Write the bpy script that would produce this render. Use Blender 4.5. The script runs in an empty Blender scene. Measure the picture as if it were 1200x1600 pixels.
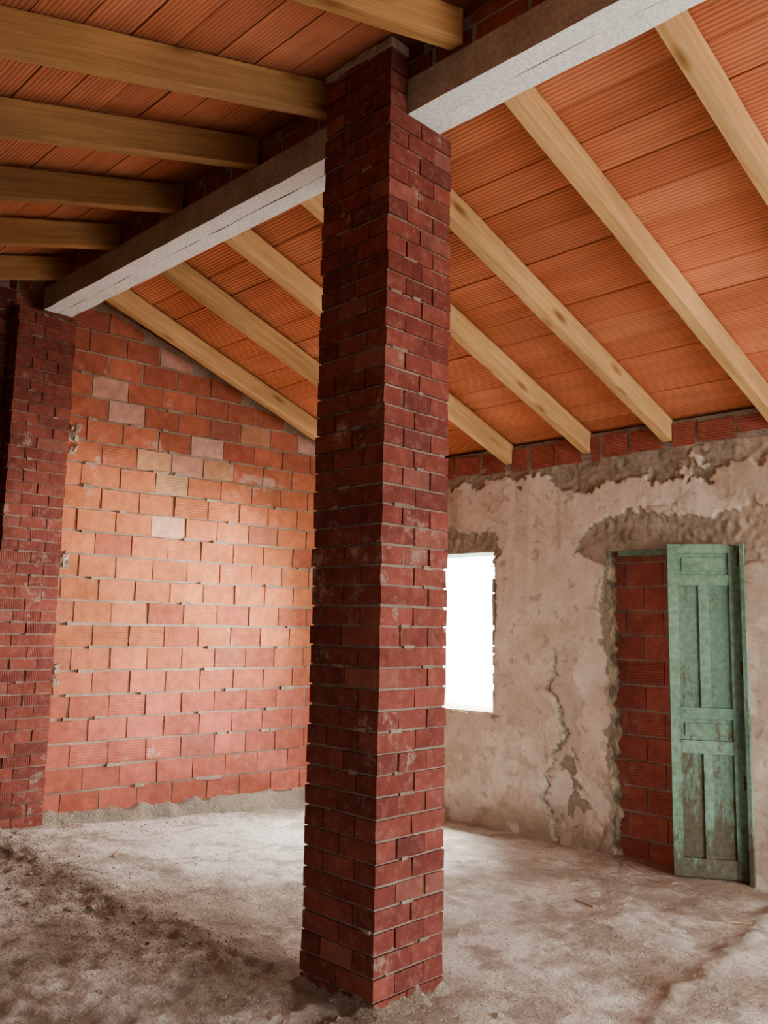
import bpy, bmesh, math, random
from mathutils import Vector, Matrix, noise
random.seed(7)
S = bpy.context.scene
COL = S.collection
R = random.uniform
def fr(x, y, z=0.0, o=4): return noise.fractal(Vector((x, y, z)), 0.9, 2.0, o)
def lerp(a, b, t): return tuple(a[i] + (b[i] - a[i]) * t for i in range(3))
def clamp(t, a=0.0, b=1.0): return max(a, min(b, t))
def sst(a, b, t):
    t = clamp((t - a) / (b - a)); return t * t * (3 - 2 * t)

# ------------------------------------------------------------------ tags
def tag(o, label, cat, group=None, kind=None):
    o['label'] = label; o['category'] = cat
    if group: o['group'] = group
    if kind: o['kind'] = kind
    return o
def empty(name, loc=(0, 0, 0), rz=0):
    o = bpy.data.objects.new(name, None); COL.objects.link(o)
    o.location = loc; o.rotation_euler = (0, 0, rz); o.empty_display_size = 0.1
    return o
def struct(o): o['kind'] = 'structure'; return o

# ------------------------------------------------------------------ materials
class G:
    def __init__(s, name):
        s.m = bpy.data.materials.new(name); s.m.use_nodes = True
        s.t = s.m.node_tree; s.b = s.t.nodes['Principled BSDF']
        s.co = s.n('ShaderNodeTexCoord').outputs['Object']
    def put(s, sock, v):
        if isinstance(v, bpy.types.NodeSocket): s.t.links.new(v, sock)
        elif isinstance(v, tuple) and len(v) == 3 and sock.type == 'RGBA': sock.default_value = (*v, 1)
        else: sock.default_value = v
    def n(s, typ, ins=None, **props):
        nd = s.t.nodes.new(typ)
        for k, v in props.items(): setattr(nd, k, v)
        for k, v in (ins or {}).items(): s.put(nd.inputs[k], v)
        return nd
    def math(s, op, a, b=0.0): return s.n('ShaderNodeMath', {0: a, 1: b}, operation=op).outputs[0]
    def mix(s, f, a, b, mode='MIX'): return s.n('ShaderNodeMixRGB', {'Fac': f, 'Color1': a, 'Color2': b}, blend_type=mode).outputs[0]
    def noise(s, scale, detail=5.0, vec=None, rough=0.55, dist=0.0):
        return s.n('ShaderNodeTexNoise', {'Vector': vec or s.co, 'Scale': scale, 'Detail': detail, 'Roughness': rough, 'Distortion': dist}).outputs[0]
    def rng(s, v, a, b, c=0.0, d=1.0):
        return s.n('ShaderNodeMapRange', {0: v, 1: a, 2: b, 3: c, 4: d}).outputs[0]
    def scale(s, sx, sy, sz): return s.n('ShaderNodeMapping', {'Vector': s.co, 'Scale': (sx, sy, sz)}).outputs[0]
    def attr(s): return s.n('ShaderNodeAttribute', attribute_name='bc')
    def mul(s, col, v): return s.n('ShaderNodeMixRGB', {'Fac': 1.0, 'Color1': col, 'Color2': v}, blend_type='MULTIPLY').outputs[0]
    def out(s, col, rough=0.8, h=None, strength=0.3, dist=0.01, spec=0.3):
        s.put(s.b.inputs['Base Color'], col); s.put(s.b.inputs['Roughness'], rough)
        s.b.inputs['Specular IOR Level'].default_value = spec
        if h is not None:
            bp = s.n('ShaderNodeBump', {'Height': h, 'Strength': strength, 'Distance': dist})
            s.t.links.new(bp.outputs[0], s.b.inputs['Normal'])
        return s.m

def brick_mat(name, kz, kh, smear, rough, mortar=(.43, .36, .29), spec=.35, ribdark=.72, th=.58, ss=3.1, dust=.35, zmid=None):
    g = G(name); a = g.attr()
    v = g.rng(g.noise(14, 7), .3, .7, .80, 1.16)
    c = g.mul(a.outputs['Color'], v)
    v2 = g.rng(g.noise(2.2, 3), .35, .65, .88, 1.10)
    c = g.mul(c, v2)
    sep = g.n('ShaderNodeSeparateXYZ', {0: g.co})
    sn = g.noise(ss, 10, rough=.78)
    if zmid is not None:      # smeared mortar splashed on around one height
        dz = g.math('ABSOLUTE', g.math('SUBTRACT', sep.outputs[2], zmid))
        sn = g.math('ADD', sn, g.rng(dz, .0, .35, .06, 0.0))
    sm = g.math('MULTIPLY', g.rng(sn, th, th + .07), smear)
    sm2 = g.math('MULTIPLY', g.rng(g.noise(20, 9, rough=.75), .50, .72), dust)
    c = g.mix(sm2, c, (.42, .28, .22)); c = g.mix(sm, c, mortar)
    hz = g.math('SINE', g.math('MULTIPLY', sep.outputs[2], 6.2832 / kz))
    hx = g.math('SINE', g.math('MULTIPLY', g.math('ADD', sep.outputs[0], sep.outputs[1]), 6.2832 / kh))
    al = a.outputs['Alpha']
    isv = g.math('GREATER_THAN', al, .75)
    ish = g.math('MULTIPLY', g.math('GREATER_THAN', al, .25), g.math('SUBTRACT', 1.0, isv))
    rib = g.math('ADD', g.math('MULTIPLY', hz, ish), g.math('MULTIPLY', hx, isv))
    c = g.mul(c, g.rng(rib, -1.0, -.2, ribdark, 1.0))
    h = g.math('ADD', g.math('MULTIPLY', rib, .3), g.math('ADD', g.noise(45, 6), g.noise(16, 8)))
    return g.out(c, rough, h, .5, .006, spec)

def simple_mat(name, ca, cb, scale, rough=.85, bs=.4, bd=.008, fine=60):
    g = G(name)
    c = g.mix(g.rng(g.noise(scale, 8, rough=.65), .3, .7), ca, cb)
    c = g.mul(c, g.rng(g.noise(fine, 5), .25, .75, .75, 1.2))
    return g.out(c, rough, g.math('ADD', g.noise(scale * 3, 8), g.noise(fine, 5)), bs, bd)

def vcol_mat(name, fs, rough, bs, bd, lo=.75, hi=1.22, l2=.85, h2=1.12):
    g = G(name); a = g.attr()
    c = g.mul(a.outputs['Color'], g.rng(g.noise(fs, 8, rough=.65), .28, .72, lo, hi))
    c = g.mul(c, g.rng(g.noise(fs * 5, 6, rough=.6), .3, .7, l2, h2))
    return g.out(c, rough, g.math('ADD', g.noise(fs * 2, 9, rough=.65), g.math('MULTIPLY', g.noise(fs * 9, 5), .5)), bs, bd, .2)

def wood_mat(name, ca, cb):
    g = G(name)
    rnd = g.n('ShaderNodeObjectInfo').outputs['Random']
    off = g.n('ShaderNodeCombineXYZ', {0: g.math('MULTIPLY', rnd, 37.0), 1: g.math('MULTIPLY', rnd, 11.0), 2: 0.0}).outputs[0]
    co = g.n('ShaderNodeVectorMath', {0: g.co, 1: off}, operation='ADD').outputs[0]
    st = g.n('ShaderNodeMapping', {'Vector': co, 'Scale': (.9, 18, 28)}).outputs[0]
    gr = g.noise(1.6, 6, st, .6, 1.0)
    c = g.mix(g.rng(gr, .28, .72), ca, cb)
    big = g.n('ShaderNodeMapping', {'Vector': co, 'Scale': (1.1, 3, 3)}).outputs[0]
    c = g.mul(c, g.rng(g.noise(1.1, 4, big, .55), .3, .7, .70, 1.12))
    kn = g.n('ShaderNodeTexVoronoi', {'Vector': g.n('ShaderNodeMapping', {'Vector': co, 'Scale': (1.9, 5.5, 5.5)}).outputs[0], 'Scale': 1.0}).outputs['Distance']
    c = g.mix(g.rng(kn, .05, .19, .85, 0.0), c, (.20, .085, .03))
    c = g.mul(c, g.rng(rnd, 0, 1, .80, 1.06))
    return g.out(c, .7, gr, .25, .004, .3)

def ceramic_mat():
    g = G('ribbed_ceramic_board'); a = g.attr()
    sep = g.n('ShaderNodeSeparateXYZ', {0: g.co})
    rib = g.math('SINE', g.math('MULTIPLY', sep.outputs[0], 6.2832 / .0215))
    st = g.scale(14, .9, 1)
    streak = g.noise(1.0, 3, st, .6)
    c = g.mul(a.outputs['Color'], g.rng(streak, .3, .7, .88, 1.10))
    c = g.mul(c, g.rng(rib, -1, .2, .72, 1.0))
    c = g.mul(c, g.rng(g.noise(1.6, 5), .3, .7, .84, 1.12))
    return g.out(c, .8, g.math('ADD', g.math('MULTIPLY', rib, .6), g.noise(40, 5)), .5, .006, .2)

def green_mat(name, worn, lowadd, k=1.0):
    g = G(name)
    st = g.scale(9, 9, 2.2)
    c = g.mix(g.rng(g.noise(1.5, 5), .3, .7), tuple(q * k for q in (.150, .255, .182)), tuple(q * k for q in (.26, .38, .285)))
    zz = g.n('ShaderNodeSeparateXYZ', {0: g.co}).outputs[2]
    low = g.rng(zz, .1, 1.5, lowadd, -.03)
    grime = g.rng(zz, .0, .42, .15, 0.0)
    rail = g.rng(g.math('ABSOLUTE', g.math('SUBTRACT', zz, .95)), .05, .16, .035, 0.0)
    nn = g.math('ADD', g.math('ADD', g.math('ADD', g.noise(1.3, 9, st, .78), low), grime), rail)
    w = g.rng(nn, worn, worn + .09)
    c = g.mix(g.math('MULTIPLY', w, .92), c, (.135, .108, .075))
    c = g.mul(c, g.rng(g.noise(30, 6), .3, .7, .74, 1.15))
    return g.out(c, .8, g.noise(3, 9, st, .7), .5, .004, .2)

M = {}
M['brick'] = brick_mat('red_brick', .0125, .0125, .52, .80, (.48, .39, .33), .2, .80, .59, 4.2, .38, 1.78)
M['wallbrick'] = brick_mat('orange_wall_brick', .021, .021, .58, .88, (.66, .55, .47), .15, .86, .60, 3.0, .28, 2.75)
M['infillbrick'] = brick_mat('dark_infill_brick', .02, .02, .5, .85)
M['mortar'] = simple_mat('mortar', (.18, .14, .11), (.36, .295, .24), 5)
M['wallmortar'] = simple_mat('wall_mortar', (.27, .21, .16), (.48, .395, .32), 5)
M['cement'] = simple_mat('rough_cement', (.28, .235, .185), (.44, .38, .31), 5, bs=.8, bd=.02)
M['concrete'] = simple_mat('bare_concrete', (.36, .295, .22), (.54, .46, .365), 4, bs=.5)
M['pale'] = simple_mat('pale_limewash', (.84, .86, .86), (.94, .96, .96), 6, bs=.25)
M['plaster'] = vcol_mat('old_plaster', 5, .92, .5, .012, .89, 1.08, .93, 1.06)
M['earth'] = vcol_mat('dusty_earth', 5, .97, .8, .03, .80, 1.15, .88, 1.09)
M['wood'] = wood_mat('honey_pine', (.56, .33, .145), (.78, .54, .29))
M['wood_shaded'] = wood_mat('shaded_pine', (.34, .18, .078), (.53, .315, .15))  # darker copy of the pine, the left slope's shade put into its colour
M['ceramic'] = ceramic_mat()
M['green'] = green_mat('worn_green_paint', .58, .07)
M['greenworn'] = green_mat('flaking_green_paint', .515, .11, .80)
M['iron'] = simple_mat('rusty_iron', (.07, .05, .04), (.16, .09, .05), 20, .6)
M['stone'] = simple_mat('clod', (.36, .305, .245), (.52, .455, .38), 15)
M['stick'] = simple_mat('grey_splinter', (.38, .29, .19), (.58, .48, .34), 12)
M['ground'] = simple_mat('pale_ground', (.80, .77, .72), (.88, .85, .80), 1)

# ------------------------------------------------------------------ mesh collector
class MB:
    def __init__(s): s.v = []; s.f = []; s.c = []; s.m = []
    def hexa(s, p, col=(.5, .5, .5), rib=0.0, mat=0):
        b = len(s.v); s.v += [tuple(q) for q in p]
        for q in ((0, 3, 2, 1), (4, 5, 6, 7), (0, 1, 5, 4), (1, 2, 6, 5), (2, 3, 7, 6), (3, 0, 4, 7)):
            s.f.append(tuple(b + i for i in q)); s.c.append((*col, rib)); s.m.append(mat)
    def box(s, x0, x1, y0, y1, z0, z1, col=(.5, .5, .5), rib=0.0, mat=0, j=0.0, T=None):
        p = [(x0, y0, z0), (x1, y0, z0), (x1, y1, z0), (x0, y1, z0), (x0, y0, z1), (x1, y0, z1), (x1, y1, z1), (x0, y1, z1)]
        if j: p = [tuple(a + R(-j, j) for a in q) for q in p]
        if T: p = [T(*q) for q in p]
        s.hexa(p, col, rib, mat)
    def build(s, name, mats, parent=None, bevel=0, smooth=False):
        me = bpy.data.meshes.new(name); me.from_pydata(s.v, [], s.f)
        for m in mats: me.materials.append(m)
        me.polygons.foreach_set('material_index', s.m)
        a = me.attributes.new('bc', 'FLOAT_COLOR', 'FACE')
        a.data.foreach_set('color', [k for c in s.c for k in c])
        if smooth: me.polygons.foreach_set('use_smooth', [True] * len(s.f))
        me.update()
        o = bpy.data.objects.new(name, me); COL.objects.link(o)
        if parent: o.parent = parent
        if bevel:
            bv = o.modifiers.new('bevel', 'BEVEL'); bv.width = bevel; bv.segments = 2
        return o

def grid_obj(name, verts, faces, cols, mat, smooth=True, parent=None):
    me = bpy.data.meshes.new(name); me.from_pydata(verts, [], faces)
    me.materials.append(mat)
    a = me.attributes.new('bc', 'FLOAT_COLOR', 'POINT')
    a.data.foreach_set('color', [k for c in cols for k in (*c, 0.0)])
    if smooth: me.polygons.foreach_set('use_smooth', [True] * len(faces))
    me.update()
    o = bpy.data.objects.new(name, me); COL.objects.link(o)
    if parent: o.parent = parent
    return o

# ------------------------------------------------------------------ layout numbers
CX0, CX1, CY0, CY1 = 2.50, 2.91, 2.51, 2.94      # pillar
BZ0, BZ1 = 3.80, 3.97                            # ridge beam
SL, SLL = .367, .30                              # roof pitch right and left
XW = 5.81                                        # plastered wall
XL = -.45                                        # low wall on the left
PITCH = .085
def beam_c(y): return 2.765 - .0135 * y
def gable_y(x): return 6.35 - .10 * (x - 2.8)
def roof_z(x):
    if x >= 2.7: return BZ1 + .177 + SL * .1 - SL * (x - 2.7)
    return BZ1 + .177 + SL * .1 - SLL * (2.7 - x)
def ridge_d(x, y): return x - 2.43 - .14 * fr(y * .9, 3.0)
def fz(x, y):
    b = -.037 * max(x - 2.5, 0) + .006 * max(2.5 - x, 0)
    dcol = max(max(CX0 - x, x - CX1, 0), max(CY0 - y, y - CY1, 0))
    near = 1 - .6 * math.exp(-(dcol / .16) ** 2)
    b += near * (.014 * fr(x * 1.3, y * 1.3, 1.0, 3) + .009 * fr(x * 5, y * 5, 4.0, 4))
    rd = math.exp(-(ridge_d(x, y) / .12) ** 2)
    lf = 1 - sst(2.0, 2.65, x)
    rough = fr(x * 12, y * 12, 14, 5)
    b += near * rd * (.016 + .020 * rough) + near * lf * .010 * rough
    b += .004 * rough * near
    b += .06 * math.exp(-((x - 2.2) / .35) ** 2 - ((y - 6.2) / .40) ** 2) * (1 + 1.2 * rough)
    r2 = math.exp(-((y - 1.75 - .16 * (x - 3.2) - .07 * fr(x * 1.5, 6.0)) / .045) ** 2) * sst(2.7, 3.1, x)
    b += .022 * r2 * (.7 + fr(x * 6, y * 6, 9, 3))
    b += .03 * sst(5.3, 6.2, y) * (1 - sst(2.8, 4.5, x))
    return b

# ------------------------------------------------------------------ floor
st = .024
FX0, FY0 = .5, .9
nx = int((XW + .25 - FX0) / st); ny = int((6.95 - FY0) / st)
V = []; C = []; F = []
for j in range(ny + 1):
    for i in range(nx + 1):
        x = FX0 + i * st; y = FY0 + j * st
        z = fz(x, y); V.append((x, y, z))
        n1 = fr(x * .9, y * .9, 7, 5); n2 = fr(x * 4, y * 4, 2, 4); n3 = fr(x * 1.8 + y, y * 1.8 - x, 5, 5); n4 = fr(x * 12, y * 12, 14, 5)
        dust = sst(-.45, .35, n1 + .5 * n2 + .18 + .3 * n4)
        light_pool = math.exp(-((x - 3.5) / .8) ** 2 - ((y - 5.2) / .8) ** 2)  # pool of light painted as a paler area in the floor colour
        c = lerp((.49, .435, .365), (.79, .765, .705), clamp(dust + .6 * light_pool))
        c = lerp(c, (.38, .325, .265), .7 * sst(.08, .40, n3 + .5 * n2 + .25 * n4 - .35 * light_pool))
        rd = math.exp(-(ridge_d(x, y) / .16) ** 2)
        c = lerp(c, (.30, .245, .19), .8 * clamp(rd * (1 + n2 - .5 * n4)))
        lf = 1 - sst(2.15, 2.6, x + .15 * n2)
        c = lerp(c, (.34, .285, .225), .8 * lf * clamp(.65 + 1.1 * n3 + .6 * n2 - .5 * n4))
        r2 = math.exp(-((y - 1.75 - .16 * (x - 3.2) - .07 * fr(x * 1.5, 6.0)) / .06) ** 2) * sst(2.7, 3.1, x)
        c = lerp(c, (.34, .285, .225), .65 * clamp(r2 * (1 + n2)))
        w1 = abs(fr(x * .8 + .2 * n2, y * .8, 31, 3)); c = lerp(c, (.34, .28, .22), .7 * math.exp(-(w1 / .012) ** 2))
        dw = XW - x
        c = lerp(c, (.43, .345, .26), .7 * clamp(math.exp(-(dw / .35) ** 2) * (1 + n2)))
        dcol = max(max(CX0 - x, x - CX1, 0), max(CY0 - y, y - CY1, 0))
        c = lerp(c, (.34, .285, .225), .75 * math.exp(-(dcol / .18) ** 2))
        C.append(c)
W = nx + 1
for j in range(ny):
    for i in range(nx):
        F.append((j * W + i, j * W + i + 1, (j + 1) * W + i + 1, (j + 1) * W + i))
for (xa, xb, ya, yb) in ((XL - .1, FX0, -2.0, 6.95), (FX0, XW + .25, -2.0, FY0)):
    b = len(V)
    for (x, y) in ((xa, ya), (xb, ya), (xb, yb), (xa, yb)):
        V.append((x, y, -.037 * max(x - 2.5, 0) + .006)); C.append((.57, .515, .445))
    F.append((b, b + 1, b + 2, b + 3))
struct(grid_obj('floor', V, F, C, M['earth']))
g = MB(); g.box(-40, 46, -40, 46, -.6, -.32)
struct(g.build('ground', [M['ground']]))

# ------------------------------------------------------------------ pillar brickwork
def col_red():
    t = random.random()
    c = lerp((.190, .055, .044), (.265, .080, .062), t)
    if random.random() < .08: c = lerp(c, (.14, .048, .042), .6)
    if random.random() < .06: c = lerp(c, (.35, .16, .125), .4)
    return c
def pillar_bricks(mb, x0, x1, y0, y1, z0, z1, pitch=PITCH, dd=.115):
    g_ = .007; z = z0; k = 0
    mb.box(x0 + .0075, x1 - .0075, y0 + .0075, y1 - .0075, z0 - .08, z1, mat=1)
    def run(a0, a1, parts):
        tot = a1 - a0; out = []; p = a0
        for i, w in enumerate(parts):
            q = a0 + tot * sum(parts[:i + 1])
            out.append((p + (g_ / 2 if i else 0), q - (g_ / 2 if i < len(parts) - 1 else 0))); p = q
        return out
    while z < z1 - .02:
        zt = min(z + pitch - .009 + R(-.001, .001), z1)
        even = k % 2 == 0
        dy = min(dd, (y1 - y0) * .5 - .002)
        xa, xb = (x0, x1) if even else (x0 + dd + g_, x1 - dd - g_)
        ya, yb = (y0 + dy + g_, y1 - dy - g_) if even else (y0, y1)
        sp = R(.45, .55)
        def br(x_0, x_1, y_0, y_1, rib):
            mb.box(x_0, x_1, y_0, y_1, z + R(-.0015, .0015), min(zt + R(-.0015, .001), z1), col_red(), rib, 0, .0018)
        for a, b in run(xa, xb, [sp, 1 - sp] if xb - xa > .25 else [1.0]):
            for front in (1, 0):
                o = R(-.002, .005); lo = R(-.003, .006) if a == x0 else 0; ro = R(-.003, .006) if b == x1 else 0
                yy = (y0 - o, y0 + dy) if front else (y1 - dy, y1 + o)
                br(a - lo, b + ro, yy[0], yy[1], random.choice((0, 0, 1)))
        if yb - ya > .03:
            for a, b in run(ya, yb, [sp, 1 - sp] if yb - ya > .25 else [1.0]):
                for left in (1, 0):
                    o = R(-.002, .005); lo = R(-.003, .005) if a == y0 else 0; ro = R(-.004, .012) if b == y1 else 0
                    xx = (x0 - o, x0 + dd) if left else (x1 - dd, x1 + o)
                    br(xx[0], xx[1], a - lo, b + ro, 0)
        for _ in range(2):      # mortar squeezed out of the bed joint here and there
            if random.random() < .22:
                a = R(x0 + .02, x1 - .12); mb.box(a, a + R(.03, .09), y0 - R(.002, .006), y0 + .02, zt - R(.001, .005), zt + .011 + R(0, .003), mat=1, j=.002)
            if random.random() < .22:
                a = R(y0 + .02, y1 - .12); mb.box(x0 - R(.002, .006), x0 + .02, a, min(a + R(.03, .09), y1), zt - R(.001, .005), zt + .011 + R(0, .003), mat=1, j=.002)
        z += pitch; k += 1

def lump_ring(name, parent, x0, x1, y0, y1, wid, hgt, mat):
    vs = []; fs = []; n = 120; per = []
    for i in range(n):
        t = i / n * 4; s_ = int(t); u = t - s_
        if s_ == 0: p = (x0 + (x1 - x0) * u, y0); d = (0, -1)
        elif s_ == 1: p = (x1, y0 + (y1 - y0) * u); d = (1, 0)
        elif s_ == 2: p = (x1 - (x1 - x0) * u, y1); d = (0, 1)
        else: p = (x0, y1 - (y1 - y0) * u); d = (-1, 0)
        if u < .04 or u > .96:
            cxm, cym = (x0 + x1) / 2, (y0 + y1) / 2
            d = ((1 if p[0] > cxm else -1) * .7, (1 if p[1] > cym else -1) * .7)
        per.append((p, d))
    m = 7
    for p, d in per:
        nn = fr(p[0] * 9, p[1] * 9, 3, 4); w = wid * (1 + .8 * nn); h = hgt * (1 + 1.1 * fr(p[0] * 14, p[1] * 14, 8, 4))
        for k in range(m):
            u = k / (m - 1)
            x = p[0] + d[0] * (w * u - .012); y = p[1] + d[1] * (w * u - .012)
            z = fz(x, y) - .012 * u + h * (1 - u) ** 1.4 + .014 * fr(x * 30, y * 30, 1, 3) * (1 - u * .5)
            vs.append((x, y, z))
    for i in range(n):
        a = i * m; b = ((i + 1) % n) * m
        for k in range(m - 1): fs.append((a + k, a + k + 1, b + k + 1, b + k))
    me = bpy.data.meshes.new(name); me.from_pydata(vs, [], fs); me.materials.append(mat)
    me.polygons.foreach_set('use_smooth', [True] * len(fs)); me.update()
    o = bpy.data.objects.new(name, me); COL.objects.link(o); o.parent = parent
    return o

P = empty('brick_pillar', (0, 0, 0))
tag(P, 'tall square red brick pillar standing free in the middle of the room', 'pillar')
mb = MB()
pillar_bricks(mb, CX0, CX1, CY0, CY1, -.03, BZ0 - .002)
k = 0; z = BZ0
while z < 4.10:
    zt = min(z + PITCH - .009, 4.10)
    for a, b in (((CY0, CY0 + .2), (CY0 + .21, CY1)) if k % 2 else ((CY0, CY0 + .29), (CY0 + .30, CY1))):
        mb.box(CX0 + R(-.004, .004), CX0 + .105, a, b, z, zt, col_red(), 0, 0, .002)
    mb.box(CX0 + .008, CX0 + .10, CY0 + .008, CY1 - .008, z - .01, zt + .01, mat=1)
    z += PITCH; k += 1
mb.build('brickwork', [M['brick'], M['mortar']], P)
lump_ring('mortar_skirt', P, CX0, CX1, CY0, CY1, .10, .036, M['cement'])
mb = MB()
for i in range(9):
    a = CY0 - .008 + i * .05
    mb.box(CX0 - R(.004, .014), CX0 + .108, a, min(a + .06, CY1 + .005), 4.083 + R(-.015, .008), 4.112, mat=0, j=.003)
mb.build('cement_cap', [M['concrete']], P)

P2 = empty('brick_pillar', (0, 0, 0))
tag(P2, 'red brick pier built against the gable wall under the far end of the beam', 'pillar')
mb = MB(); pillar_bricks(mb, 2.40, 2.835, 6.245, 6.385, .03, BZ0 - .002)
mb.build('brickwork', [M['brick'], M['mortar']], P2)

# ------------------------------------------------------------------ ridge beam
B = empty('ridge_beam', (0, 0, 0))
tag(B, 'long pale concrete beam under the ridge, made of two joists side by side', 'beam')
def joist(o0, o1, dz):
    mb = MB(); ys = [-1.7 + i * .13 for i in range(66)]; ys = [y for y in ys if y < 6.33]
    rows = []
    for y in ys:
        c = beam_c(y); e = .005 * fr(y * 5, o0 * 10, 1, 3)
        rows.append([(c + o0 + e, y, BZ0 + dz + R(-.003, .003)), (c + o1 + e, y, BZ0 + dz + R(-.003, .003)), (c + o1, y, BZ1), (c + o0 + e * .5, y, BZ1 - .002)])
    for r in rows: mb.v += r
    for i in range(len(rows) - 1):
        a = i * 4; b = a + 4
        for k in range(4):
            k2 = (k + 1) % 4
            mb.f.append((a + k, b + k, b + k2, a + k2)); mb.c.append((.5, .5, .5, 0)); mb.m.append(1 if k == 0 else 0)
    mb.f += [(0, 1, 2, 3), (len(mb.v) - 1, len(mb.v) - 2, len(mb.v) - 3, len(mb.v) - 4)]
    mb.c += [(.5, .5, .5, 0)] * 2; mb.m += [0, 0]
    return mb.build('joist', [M['concrete'], M['pale']], B)
joist(-.112, -.005, .0); joist(.004, .112, .004)

# masonry between the rafter ends on top of the beam
RY = [.73, 1.475, 2.22, 2.995, 3.67, 4.42, 5.19, 5.96]
mb = MB()
y = -1.7
while y < 6.3:
    c = beam_c(y)
    L = R(.2, .27)
    rr = lerp(col_red(), (.38, .11, .07), .5)
    mb.box(c - .085, c + .075, y, min(y + L, 6.3), BZ1 + .001, BZ1 + .10, rr, 0, 0, .003)
    mb.box(c - .085, c + .075, y + .05, min(y + L + .03, 6.3), BZ1 + .112, BZ1 + .165, lerp(col_red(), (.38, .11, .07), .5), 0, 0, .003)
    y += L + .024
for i in range(40):
    ya = -1.7 + i * .2; c = beam_c(ya)
    mb.box(c - .080, c + .066, ya, min(ya + .2, 6.3), BZ1 + .0015, BZ1 + .166, mat=1)
struct(mb.build('wall_ridge', [M['brick'], M['cement']]))

# ------------------------------------------------------------------ gable wall
dvec = Vector((1, -.10, 0)).normalized(); nvec = Vector((-dvec.y, dvec.x, 0)) # points away from room (+y)
P0 = Vector((XL - .1, gable_y(XL - .1), 0))
def TW(s, t, z):
    p = P0 + dvec * s + nvec * t
    return (p.x, p.y, z)
LEN = (XW + .35 - P0.x) / dvec.x
SP = (2.43 - P0.x) / dvec.x
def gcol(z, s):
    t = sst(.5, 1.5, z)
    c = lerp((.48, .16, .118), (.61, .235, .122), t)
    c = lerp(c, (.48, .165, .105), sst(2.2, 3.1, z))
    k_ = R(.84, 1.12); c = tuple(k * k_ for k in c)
    r = random.random()
    if r < .008 + .06 * sst(1.9, 2.4, z): c = lerp(c, (.54, .40, .24), R(.3, .65))
    elif r < .17: c = lerp(c, (.41, .13, .09), .75)
    elif r < .20: c = lerp(c, (.33, .145, .115), .55)
    elif r < .20 + .11 * sst(2.0, 2.5, z): c = lerp(c, (.74, .60, .53), R(.2, .5))
    return c
mb = MB(); pz = .178; ps = .302; z = .05; k = 0
def gbrick(a, b, z, top, col, rib):
    lim0 = roof_z(P0.x + dvec.x * a) - .04 + R(-.02, .01); lim1 = roof_z(P0.x + dvec.x * b) - .04 + R(-.02, .01)
    if min(lim0, lim1) - z > .05:
        o = R(-.002, .006)
        p = [TW(a, o, z), TW(b, o, z), TW(b, .12, z), TW(a, .12, z), TW(a, o, min(top, lim0)), TW(b, o, min(top, lim1)), TW(b, .12, min(top, lim1)), TW(a, .12, min(top, lim0))]
        p = [tuple(q + R(-.003, .003) for q in w) for w in p]
        mb.hexa(p, col, rib, 0)
while z < 4.15:
    s = SP - (.5 * ps if k % 2 else 0) + R(-.03, .03)
    while s < LEN:
        L = ps + R(-.012, .012)
        a = max(s, SP); b = min(s + L - R(.008, .016), LEN)
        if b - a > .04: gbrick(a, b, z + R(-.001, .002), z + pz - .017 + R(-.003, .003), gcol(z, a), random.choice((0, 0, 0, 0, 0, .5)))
        s += L
    for _ in range(4):
        a = R(SP, LEN - .3); L = R(.04, .14)
        if z < roof_z(P0.x + dvec.x * (a + L)) - .1:
            mb.box(a, a + L, -R(.002, .007), .03, z - R(.018, .024), z + R(.0, .007), mat=1, j=.004, T=TW)
    z += pz; k += 1
for (xc, zc, w_, h_) in ((2.90, 2.86, .10, .16), (2.88, 1.9, .05, .12), (2.87, 1.05, .06, .12)):
    a = (xc - P0.x) / dvec.x
    for _ in range(7):
        aa = a + R(-w_, w_) * .5; zz = zc + R(-h_, h_) * .6
        mb.box(aa, aa + R(.03, .07), -R(.004, .014), .03, zz, zz + R(.03, .07), mat=1, j=.012, T=TW)
z = .05; k = 0
while z < 4.15:
    s = -(.12 if k % 2 else 0)
    while s < SP - .03:
        a = max(s, 0); b = min(s + .235, SP - .01)
        if b - a > .03: gbrick(a, b, z, z + PITCH - .010, tuple(q * .85 for q in col_red()), 0)
        s += .245
    z += PITCH; k += 1
n = 40
for i in range(n):
    a = LEN * i / n; b = LEN * (i + 1) / n
    za = roof_z(P0.x + dvec.x * a) - .012; zb = roof_z(P0.x + dvec.x * b) - .012
    mb.hexa([TW(a, .013, -.3), TW(b, .013, -.3), TW(b, .25, -.3), TW(a, .25, -.3), TW(a, .013, za), TW(b, .013, zb), TW(b, .25, zb), TW(a, .25, za)], mat=1)
struct(mb.build('wall_back', [M['wallbrick'], M['wallmortar']]))
vs = []; fs = []; n = 220; m = 6
for i in range(n + 1):
    s = LEN * i / n
    for q in range(m):
        u = q / (m - 1)
        p = P0 + dvec * s - nvec * ((.10 + .06 * fr(s * 5, 1, 2, 5)) * u - .01)
        z = fz(p.x, p.y) - .02 + (.055 + .02 + .037 * max(p.x - 2.5, 0) + .04 * fr(s * 7, 4, 2, 5)) * (1 - u ** 1.8) + .010 * fr(s * 30, u * 5, 3)
        vs.append((p.x, p.y, z))
for i in range(n):
    for q in range(m - 1):
        a = i * m + q; fs.append((a, a + 1, a + m + 1, a + m))
struct(grid_obj('baseboard_back', vs, fs, [(.4, .35, .29)] * len(vs), M['cement']))

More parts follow.
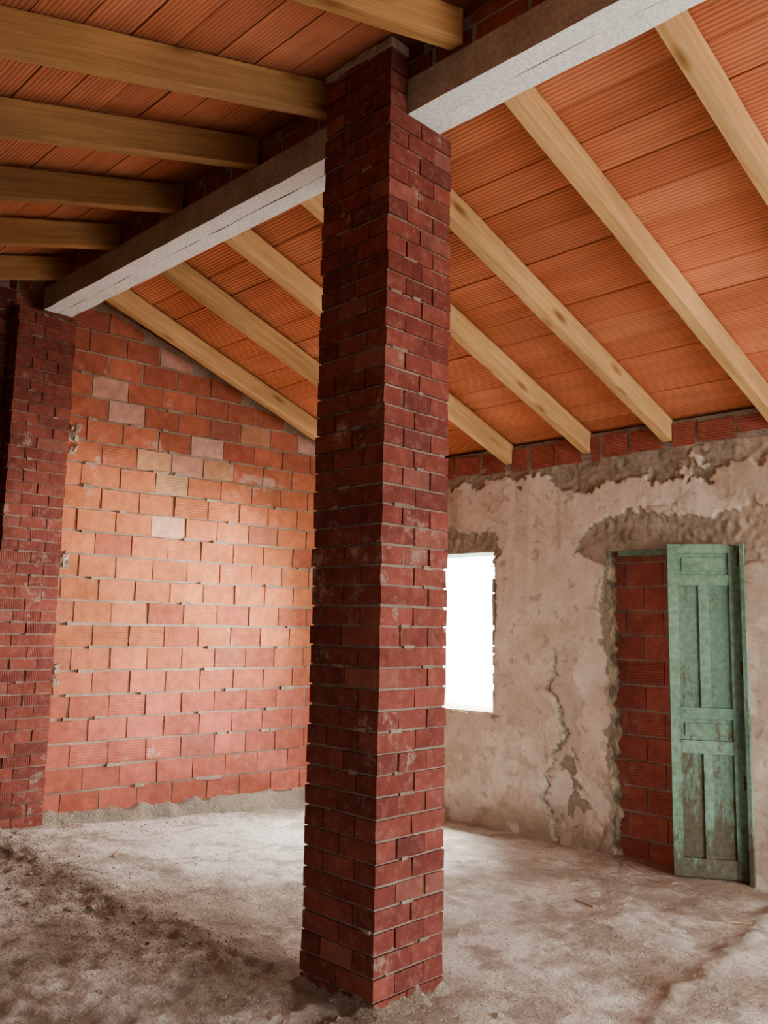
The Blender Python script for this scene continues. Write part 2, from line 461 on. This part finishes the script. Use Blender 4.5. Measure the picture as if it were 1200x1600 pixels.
# ------------------------------------------------------------------ plastered wall with window and doorway
WY0, WY1, WZ0, WZ1 = 4.48, 5.36, .79, 2.14
DY0, DY1, DZ1 = 2.385, 3.39, 2.09
def plaster(y, z):
    n0 = fr(y * .7, z * .7, 13, 3); n1 = fr(y * 1.7, z * 1.7, 3, 4); n2 = fr(y * 6, z * 6, 5, 4); n3 = fr(y * 22, z * 22, 8, 3)
    streak = fr(y * 9, z * .9, 4, 4)
    base = lerp((.66, .555, .445), (.79, .705, .595), clamp(.55 + .6 * n1 + .1 * n2))
    base = lerp(base, (.50, .40, .30), .7 * clamp(streak * 1.6 - .02) * sst(.9, 2.4, z))
    base = lerp(base, (.60, .49, .365), .4 * sst(.1, .5, fr(y * 1.1, z * 2.0, 52, 4)))
    cem = lerp((.29, .245, .19), (.45, .39, .315), clamp(.5 + .6 * n2 + .3 * n3))
    wob = .13 * n1 + .09 * n2 + .035 * n3
    d = 0.018
    def blend(mask): return sst(-.004, .006, mask)
    k = 0
    k = max(k, blend(z - (2.66 + wob - .03 * math.sin(y * 2.3))))
    dz = z - 2.10 if z > 2.10 else (2.10 - z) * 2.4
    k = max(k, blend(.24 + .9 * wob + .06 * n0 - math.hypot(max(2.2 - y, y - 3.38, 0) * .9, dz)))
    dz = z - 2.14 if z > 2.14 else (2.14 - z) * 2.4
    k = max(k, blend(.17 + wob - math.hypot(max(4.62 - y, y - 5.2, 0) * .8, dz)))
    k = max(k, blend(.035 + .7 * wob - (y - DY1)) if DY1 - .05 < y < DY1 + .35 and z < 2.2 else 0)
    k = max(k, blend(.01 + .4 * wob - (WY0 - y)) if WY0 - .3 < y < WY0 and WZ0 - .1 < z < 2.2 else 0)
    k = max(k, blend(.02 + .5 * wob - (WZ0 - z)) if z < WZ0 and WY0 - .15 < y < WY1 + .2 else 0)
    c = lerp(base, cem, k)
    edge = k * (1 - k) * 4; c = lerp(c, (.24, .195, .145), .55 * edge)
    low = sst(-.03, .04, (.44 + .3 * n1 + .14 * n2 + .05 * n3) - z)
    c = lerp(c, lerp((.47, .39, .305), (.65, .565, .465), clamp(.5 + n2)), .75 * low)
    vl = sst(-.04, .12, .10 + .14 * n2 - z)
    c = lerp(c, (.37, .295, .225), .8 * vl)
    if z < 1.5:
        cy = 3.90 + .17 * fr(z * 2.0, 7, 1, 5) + .03 * n3
        wd = .009 + .018 * abs(fr(z * 5, 3, 3, 3))
        fade = 1 - sst(1.25, 1.42, z)
        crack = math.exp(-((y - cy) / wd) ** 2) * fade
        c = lerp(c, (.20, .155, .115), .9 * crack)
        inner = sst(-.01, .01, cy - y) * sst(-.01, .01, y - (3.66 + .16 * fr(z * 3, 17, 2, 5)))
        if y < cy: d -= .018 * fade
        c = lerp(c, (.52, .44, .345), .65 * inner * fade)
        d -= .016 * crack + .006 * inner * fade
    if y < DY0 + .03: c = lerp(c, (.52, .425, .325), .6)  # shade beside the door frame painted into the plaster colour
    lg = sst(-.003, .003, n0 + .25 * n2 - .30)
    c = lerp(c, tuple(q * .90 for q in c), lg * (1 - k)); d -= .005 * lg
    wp = sst(.10, .35, fr(y * 2.0, z * 2.0, 41, 5)); c = lerp(c, (.83, .765, .67), .45 * wp * (1 - k))
    w1 = abs(fr(y * 1.3 + .3 * n2, z * .8, 21, 3)); w2 = math.exp(-(w1 / .007) ** 2)
    c = lerp(c, (.34, .27, .205), .55 * w2 * (1 - k))
    spots = sst(.48, .56, fr(y * 10, z * 10, 30, 3))
    c = lerp(c, (.42, .345, .275), .55 * spots)
    d = d * (1 - k) + .003 * n2 + .0015 * n3 * (1 + 6 * k) - .004 * spots + .012 * n1
    return c, d
ST = .0115
Y0, Y1, Z0, Z1 = 1.7, 6.12, -.22, 2.83
ny = int((Y1 - Y0) / ST); nz = int((Z1 - Z0) / ST)
V = []; C = []; F = []
for j in range(nz + 1):
    for i in range(ny + 1):
        y = Y0 + i * ST; z = Z0 + j * ST
        c, d = plaster(y, z)
        V.append((XW - d, y, z)); C.append(c)
W = ny + 1
for j in range(nz):
    for i in range(ny):
        y = Y0 + (i + .5) * ST; z = Z0 + (j + .5) * ST
        q = .022 * fr(y * 11, z * 11, 12, 4) + .012 * fr(z * 30, 5, y * 30, 3)
        if WY0 + .35 * q < y < WY1 and WZ0 + q < z < WZ1: continue
        q2 = .05 * fr(z * 3.2, 2, 4, 4) + .02 * fr(z * 14, 5, 9, 3)
        if DY0 < y < DY1 + q2 + .01 and z < DZ1 + q * .5: continue
        F.append((j * W + i, (j + 1) * W + i, (j + 1) * W + i + 1, j * W + i + 1))
b = len(V)
for (y, z) in ((-1.6, Z0), (Y0, Z0), (Y0, Z1), (-1.6, Z1)): V.append((XW, y, z)); C.append((.67, .57, .46))
F.append((b, b + 3, b + 2, b + 1))
wr = struct(grid_obj('wall_right', V, F, C, M['plaster']))
mb = MB(); X0, X1 = XW + .015, XW + .42
for (a, c, z0, z1) in ((-1.6, DY0 - .005, -.3, Z1), (DY1 + .075, WY0, -.3, Z1), (WY1, 6.5, -.3, Z1), (DY0 - .005, DY1 + .075, DZ1 + .0, Z1), (WY0, WY1, -.3, WZ0 - .02), (WY0, WY1, WZ1 + .07, Z1)):
    mb.box(X0, X1, a, c, z0, z1)
y = -1.0
while y < 6.1:
    L = R(.2, .26); e = min(y + L, 6.08)
    for r in RY:
        r_ = r - .10
        if y < r_ + .042 and e > r_ - .042:
            if y < r_ - .10: e = r_ - .044
            else: y = r_ + .044; e = min(y + L, 6.08)
    if e - y > .04:
        mb.box(XW - .014 + R(-.008, .008), XW + .2, y, e, Z1 - .015 + R(-.015, .02), Z1 + .16 + R(-.02, .015), lerp(col_red(), (.45, .15, .105), .6), .5, 1, .005)
    y = max(e, y + .04) + R(.014, .035)
mb.box(XW - .010, XW + .2, -1.6, 6.12, Z1 - .01, Z1 + .03)
mb.box(XW - .002, XW + .2, -1.6, 6.12, Z1, Z1 + .185)
mb.build('core', [M['cement'], M['infillbrick']], wr)
vs = []; cs = []; fs = []; nu = 14; nv = 190
for j in range(nv + 1):
    z = -.22 + j * (DZ1 + .22) / nv
    q2 = .05 * fr(z * 3.2, 2, 4, 4) + .02 * fr(z * 14, 5, 9, 3)
    for i in range(nu + 1):
        u = i / nu; x = XW - .004 + u * .10
        y = DY1 + q2 + .016 - .035 * u + .032 * fr(x * 20, z * 12, 3, 4) * (.3 + u)
        vs.append((x, y, z))
        t = clamp(.5 + 1.1 * fr(x * 14, z * 9, 8, 3))
        cs.append(lerp((.24, .19, .14), (.64, .55, .39), t))
for j in range(nv):
    for i in range(nu):
        a = j * (nu + 1) + i; fs.append((a, a + 1, a + nu + 2, a + nu + 1))
grid_obj('reveal', vs, fs, cs, M['plaster'], True, wr)

# brick blocking of the doorway
mb = MB(); XI = XW + .085; z = -.16; k = 0
while z < DZ1 - .01:
    y = DY0 - .12 - (.15 if k % 2 else 0)
    while y < DY1 + .1:
        a = max(y, DY0 - .003); e = min(y + .285, DY1 + .07)
        if a < 2.5: a = max(a, 2.475)
        if e - a > .03:
            t = random.random()
            mb.box(XI + R(-.004, .005), XI + .1, a, e, z, min(z + .164, DZ1), lerp((.34, .105, .085), (.46, .16, .125), t), random.choice((0, 0, .5)), 0, .003)
        y += .297
    z += .181; k += 1
mb.box(XI + .009, XI + .12, 2.475, DY1 + .072, -.3, DZ1, mat=1)
mb.box(XI + .055, XI + .12, DY0 - .003, 2.48, -.3, DZ1, mat=1)
mb.build('doorway_blocking', [M['infillbrick'], M['wallmortar']], wr)

# window
w1 = struct(empty('window_1', (XW + .2, (WY0 + WY1) / 2, WZ0)))
lx, ly, lz = w1.location
mb = MB(); mb.box(XW + .02 - lx, XW + .40 - lx, WY0 - .02 - ly, WY1 + .02 - ly, WZ1 - .0 - lz, WZ1 + .068 - lz, j=.004); mb.build('lintel', [M['green']], w1, .004)
mb = MB(); mb.box(XW + .03 - lx, XW + .41 - lx, WY0 - ly, WY1 - ly, WZ0 - .02 - lz, WZ0 + .004 - lz, j=.006); mb.build('sill', [M['cement']], w1, .004)

# door: frame in the doorway, one leaf ajar
d1 = struct(empty('door_1', (0, 0, 0)))
mb = MB()
mb.box(XW + .02, XW + .08, DY0 + .06, DY1 - .06, DZ1 - .04, DZ1 + .004, j=.002)
mb.box(XW - .020, XW + .05, DY0 - .020, DY0 + .012, -.16, DZ1 + .01, j=.001)
mb.build('frame', [M['green']], d1, .003)
hinge = Vector((XW + .075, 2.425, 0)); free = Vector((5.63, 2.835, 0))
du = (free - hinge).normalized(); LW = (free - hinge).length
LZ0, LZ1 = -.105, 2.10; LH = LZ1 - LZ0
ang = math.atan2(du.y, du.x)
def leaf_place(o): o.location = (hinge.x, hinge.y, LZ0); o.rotation_euler = (0, 0, ang)
T_ = .044
def fz_(f): return LH * (1 - f)
mb = MB()
def bar(mb, xa, xb, fa, fb, t=T_): mb.box(xa, xb, -t / 2, t / 2, fz_(fb), fz_(fa), j=.0012)
bar(mb, 0, .085, 0, 1); bar(mb, LW - .065, LW, 0, 1)
for fa, fb in ((0, .030), (.097, .130), (.502, .537), (.600, .640), (.945, 1)): bar(mb, .085, LW - .065, fa, fb, T_ - .003)
mid = (.085 + LW - .065) / 2
bar(mb, mid - .034, mid + .034, .128, .502, T_ - .002); bar(mb, mid - .028, mid + .028, .640, .945, T_ - .002)
leaf = mb.build('leaf', [M['green']], d1, .003); leaf_place(leaf)
for (xa, xb, fa, fb, t) in ((.085, LW - .065, .03, .097, .008), (.085, mid - .032, .128, .502, .006), (mid + .032, LW - .065, .128, .502, .006),
                            (.085, LW - .065, .537, .600, .008), (.085, mid - .026, .64, .945, .006), (mid + .026, LW - .065, .64, .945, .006)):
    mb = MB(); mb.box(xa, xb, -t / 2, t / 2, fz_(fb), fz_(fa))
    iw = .028
    if fb - fa < .1: mb.box(xa + iw, xb - iw, -t / 2 - .012, t / 2 + .012, fz_(fb) + iw, fz_(fa) - iw, j=.001)
    mb.build('panel', [M['green'] if fb - fa < .1 else M['greenworn']], leaf, .002)
for f in (.05, .38, .72):
    mb = MB(); mb.box(-.006, .03, T_ / 2 - .002, T_ / 2 + .006, fz_(f) - .045, fz_(f) + .045); mb.box(-.008, .004, T_ / 2, T_ / 2 + .012, fz_(f) - .05, fz_(f) + .05)
    mb.build('hinge', [M['iron']], leaf, .002)

# low wall on the left and wall behind the camera, both with openings
mb = MB(); mb.box(XL - .3, XL - .02, .25, 6.8, -.3, roof_z(XL) - .02); mb.box(XL - .3, XL - .02, -1.7, -.45, -.3, roof_z(XL) - .02); mb.box(XL - .3, XL - .02, -.45, .25, 2.05, roof_z(XL) - .02)
struct(mb.build('wall_left', [M['cement']]))
mb = MB(); YN = -1.7
def nw(xa, xb, z0, z1=None):
    for i in range(8):
        a = xa + (xb - xa) * i / 8; b = xa + (xb - xa) * (i + 1) / 8
        za, zb = (roof_z(a) - .03, roof_z(b) - .03) if z1 is None else (z1, z1)
        mb.hexa([(a, YN - .25, z0), (b, YN - .25, z0), (b, YN, z0), (a, YN, z0), (a, YN - .25, za), (b, YN - .25, zb), (b, YN, zb), (a, YN, za)])
nw(XL, 2.7, -.3); nw(2.7, 5.6, 2.5); nw(5.6, XW + .4, -.3)
struct(mb.build('wall_front', [M['cement']]))

# ------------------------------------------------------------------ ceiling of ribbed ceramic boards
mb = MB()
ys = [-1.95, -1.51, -.76, -.01] + RY + [6.75]
bw = .200
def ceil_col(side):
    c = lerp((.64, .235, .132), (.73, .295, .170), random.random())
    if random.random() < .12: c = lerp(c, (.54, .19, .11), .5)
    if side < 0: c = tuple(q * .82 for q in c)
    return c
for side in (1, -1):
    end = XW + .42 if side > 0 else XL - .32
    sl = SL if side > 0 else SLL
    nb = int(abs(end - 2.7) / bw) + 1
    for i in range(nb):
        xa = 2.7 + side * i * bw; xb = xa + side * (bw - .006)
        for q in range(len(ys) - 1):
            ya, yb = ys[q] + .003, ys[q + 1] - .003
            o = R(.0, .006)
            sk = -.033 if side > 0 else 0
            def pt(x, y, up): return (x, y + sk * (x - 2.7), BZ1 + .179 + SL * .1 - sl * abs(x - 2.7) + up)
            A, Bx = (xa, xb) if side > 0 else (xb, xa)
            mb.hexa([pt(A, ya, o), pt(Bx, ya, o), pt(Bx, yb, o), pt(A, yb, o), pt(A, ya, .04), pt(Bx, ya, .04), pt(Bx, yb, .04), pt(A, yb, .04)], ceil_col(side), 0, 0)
    e = end
    def p2(x, y, up): return (x, y, BZ1 + .179 + SL * .1 - sl * abs(x - 2.7) + up)
    A, Bx = (2.7, e) if side > 0 else (e, 2.7)
    mb.hexa([p2(A, -2.0, .03), p2(Bx, -2.0, .03), p2(Bx, 6.9, .03), p2(A, 6.9, .03), p2(A, -2.0, .12), p2(Bx, -2.0, .12), p2(Bx, 6.9, .12), p2(A, 6.9, .12)], (.2, .1, .06), 0, 1)
struct(mb.build('ceiling', [M['ceramic'], M['cement']]))

# ------------------------------------------------------------------ rafters
def rafter_mesh(L, sl, w=.074, h=.156):
    mb = MB(); n = 14; tn = sl; rows = []
    for i in range(n + 1):
        u = i / n; jx = [R(-.002, .002) for _ in range(8)]
        x = L * u
        rows.append([(x, -w / 2 + jx[0], jx[1]), (x, w / 2 + jx[2], jx[3]), (x - h * tn, w / 2 + jx[4], h), (x - h * tn, -w / 2 + jx[6], h)])
    for r in rows: mb.v += r
    for i in range(n):
        a = i * 4; b = a + 4
        for k in range(4): mb.f.append((a + k, a + (k + 1) % 4, b + (k + 1) % 4, b + k))
    mb.f += [(3, 2, 1, 0), (n * 4, n * 4 + 1, n * 4 + 2, n * 4 + 3)]
    mb.c = [(.5, .5, .5, 0)] * len(mb.f); mb.m = [0] * len(mb.f)
    return mb
def put_rafter(start, d, sl, label, group, mat):
    o = rafter_mesh(d.length, sl).build('rafter', [mat], None, .004)
    ex = d.normalized(); up = Vector((0, 0, 1)); ey = up.cross(ex).normalized(); ez = ex.cross(ey)
    o.matrix_world = Matrix((( ex.x, ey.x, ez.x, start.x), (ex.y, ey.y, ez.y, start.y), (ex.z, ey.z, ez.z, start.z), (0, 0, 0, 1)))
    return tag(o, label, 'rafter', group)
lab_r = {1: 'pine rafter on the right slope nearest the camera, cut by the top right corner',
         2: 'long pine rafter leaving the beam well right of the brick pillar',
         3: 'pine rafter emerging from the pillar\'s upper right edge, ending left of the door',
         4: 'pine rafter ending on the plastered wall between door and window, crossing behind the pillar',
         5: 'pine rafter behind the pillar whose foot rests nearly above the window',
         6: 'pine rafter second from the orange gable wall on the right slope',
         7: 'pine rafter on the right slope running close along the orange gable wall'}
lab_l = {2: 'short stretch of rafter at the top edge, on the beam before the pillar',
         3: 'large rafter on the left slope ending against the pillar top',
         4: 'rafter on the left slope, first behind the one touching the pillar',
         5: 'rafter on the left slope, third from the far end of the beam',
         6: 'rafter on the left slope, second from the far end of the beam',
         7: 'rafter on the left slope at the far end of the beam above the brick pier'}
for i, y in enumerate(RY):
    if i in lab_r:
        dx = XW + .03 - 2.785
        put_rafter(Vector((2.785, y, BZ1 + .006)), Vector((dx, -.10, -SL * dx)), SL, lab_r[i], 'rafters of the right roof slope', M['wood'])
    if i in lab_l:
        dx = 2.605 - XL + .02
        put_rafter(Vector((2.605, y, BZ1 + .004)), Vector((-dx, 0, -SLL * dx)), SLL, lab_l[i], 'rafters of the left roof slope', M['wood_shaded'])

# ------------------------------------------------------------------ debris
def lump(name, r):
    bm = bmesh.new(); bmesh.ops.create_icosphere(bm, subdivisions=2, radius=r)
    sd = R(0, 100)
    for v in bm.verts:
        v.co *= 1 + .7 * fr(v.co.x / r * .8 + sd, v.co.y / r * .8, v.co.z / r * .8, 4); v.co.z *= .5
    me = bpy.data.meshes.new(name); bm.to_mesh(me); bm.free(); me.materials.append(M['stone'])
    return me
lm = [lump('clod', r) for r in (.014, .018, .011, .026, .016)]
avoid = []
for i in range(28):
    q = random.random()
    if q < .45: x, y = random.gauss(2.36, .12), R(3.3, 6.0)
    elif q < .75: x, y = R(1.7, 2.35), R(2.6, 5.4)
    elif q < .9: x, y = R(2.3, 3.3), R(2.15, 2.4)
    else: x, y = R(5.2, 5.6), R(2.6, 5.6)
    avoid.append((x, y, .05))
    o = bpy.data.objects.new('clod', random.choice(lm)); COL.objects.link(o)
    o.location = (x, y, fz(x, y) + .003); o.rotation_euler = (R(-.3, .3), R(-.3, .3), R(0, 6))
    tag(o, 'small grey clod of dry mortar lying loose on the dirt floor', 'clod', 'mortar clods on the floor')
for (x, y, a, L, lb) in ((2.95, 5.35, .9, .22, 'thin wooden splinter on the dusty floor in front of the orange wall'),
                         (1.85, 4.25, -.2, .20, 'grey stick on the dirt at the lower left'),
                         (3.55, 2.95, .5, .12, 'short wood chip on the floor right of the pillar'),
                         (4.95, 2.1, 2.2, .15, 'wood chip on the floor in front of the green door'),
                         (4.55, 2.85, 1.3, .16, 'pale splinter on the floor below the cracked plaster')):
    mb = MB()
    mb.hexa([(-L / 2, -.006, 0), (L / 2, -.003, 0), (L / 2, .003, 0), (-L / 2, .007, 0), (-L / 2, -.005, .009), (L / 2, -.002, .006), (L / 2, .002, .007), (-L / 2, .006, .008)])
    o = mb.build('splinter', [M['stick']], None, .001); avoid.append((x, y, .16))
    o.location = (x, y, fz(x, y) + .005); o.rotation_euler = (0, 0, a); tag(o, lb, 'stick')
vs = []; fs = []
for i in range(5600):
    q = random.random()
    if q < .40: x, y = random.gauss(2.34, .18), R(2.0, 6.2)
    elif q < .58: x, y = R(1.2, 2.5), R(1.6, 6.0)
    elif q < .72: x, y = XW - abs(random.gauss(0, .2)) - .07, R(2, 6)
    elif q < .82: x = R(2.9, 5.7); y = gable_y(x) - abs(random.gauss(0, .15)) - .1
    elif q < .90: x, y = random.gauss(2.7, .35), random.gauss(2.6, .35)
    else: x, y = R(1.2, 5.7), R(1.6, 6.0)
    if y > gable_y(x) - .19 or x > XW - .07 or (CX0 - .11 < x < CX1 + .11 and CY0 - .11 < y < CY1 + .11): continue
    if math.hypot(x - 5.75, y - 2.63) < .32: continue
    if any(math.hypot(x - a, y - b) < w_ for a, b, w_ in avoid): continue
    r = R(.002, .006) * (1.8 if random.random() < .06 else 1); z = fz(x, y) + r * .3; b = len(vs)
    for d in ((1, 0, 0), (0, 1, 0), (-1, 0, 0), (0, -1, 0), (0, 0, 1), (0, 0, -1)):
        vs.append((x + d[0] * r * R(.6, 1.4), y + d[1] * r * R(.6, 1.4), z + d[2] * r * R(.5, 1)))
    for t in ((0, 1, 4), (1, 2, 4), (2, 3, 4), (3, 0, 4), (1, 0, 5), (2, 1, 5), (3, 2, 5), (0, 3, 5)): fs.append(tuple(b + k for k in t))
me = bpy.data.meshes.new('gravel'); me.from_pydata(vs, [], fs); me.materials.append(M['stone']); me.update()
o = bpy.data.objects.new('gravel', me); COL.objects.link(o)
tag(o, 'fine grit and crumbs scattered over the dirt floor', 'gravel', None, 'stuff')

# ------------------------------------------------------------------ light
w = bpy.data.worlds.new('World'); S.world = w; w.use_nodes = True
bg = w.node_tree.nodes['Background']; bg.inputs[0].default_value = (.97, .985, .985, 1); bg.inputs[1].default_value = 11.0
def aim(o, loc, target):
    o.location = loc; o.rotation_euler = (Vector(target) - Vector(loc)).to_track_quat('-Z', 'Y').to_euler()
def area(name, loc, target, sx, sy, power, col):
    l = bpy.data.lights.new(name, 'AREA'); l.shape = 'RECTANGLE'; l.size = sx; l.size_y = sy; l.energy = power; l.color = col
    o = bpy.data.objects.new(name, l); COL.objects.link(o); aim(o, loc, target)
def spot(name, loc, target, deg, power, col, rad):
    l = bpy.data.lights.new(name, 'SPOT'); l.spot_size = math.radians(deg); l.spot_blend = 1.0; l.energy = power; l.color = col; l.shadow_soft_size = rad
    o = bpy.data.objects.new(name, l); COL.objects.link(o); aim(o, loc, target)
spot('added_gable_spot', (7.45, 4.12, 1.50), (3.4, 6.3, 1.65), 48, 2600, (1, .93, .83), .5)  # added spot outside the window, aimed to pool light on the gable
area('window_sky_light', (6.5, 4.9, 2.7), (3.6, 5.1, 0), 1.2, 1.2, 740, (1, .985, .95))
try: S.view_settings.look = 'AgX - Medium High Contrast'
except Exception as e: print(e)

# ------------------------------------------------------------------ camera
cam = bpy.data.cameras.new('Camera'); co = bpy.data.objects.new('Camera', cam); COL.objects.link(co)
cam.sensor_fit = 'VERTICAL'; cam.sensor_height = 36; cam.lens = 1345 / 1600 * 36; cam.clip_start = .05
th = math.radians(7.5); q = math.sqrt(.5)
Fh = Vector((q, q, 0)); Rt = Vector((q, -q, 0)); U = Vector((0, 0, 1))
fw = Fh * math.cos(th) + U * math.sin(th); up = U * math.cos(th) - Fh * math.sin(th)
cr = (Rt + up * .02).normalized(); cu = (up - Rt * .02).normalized()
co.matrix_world = Matrix(((cr.x, cu.x, -fw.x, 0), (cr.y, cu.y, -fw.y, 0), (cr.z, cu.z, -fw.z, 1.5), (0, 0, 0, 1)))
S.camera = co
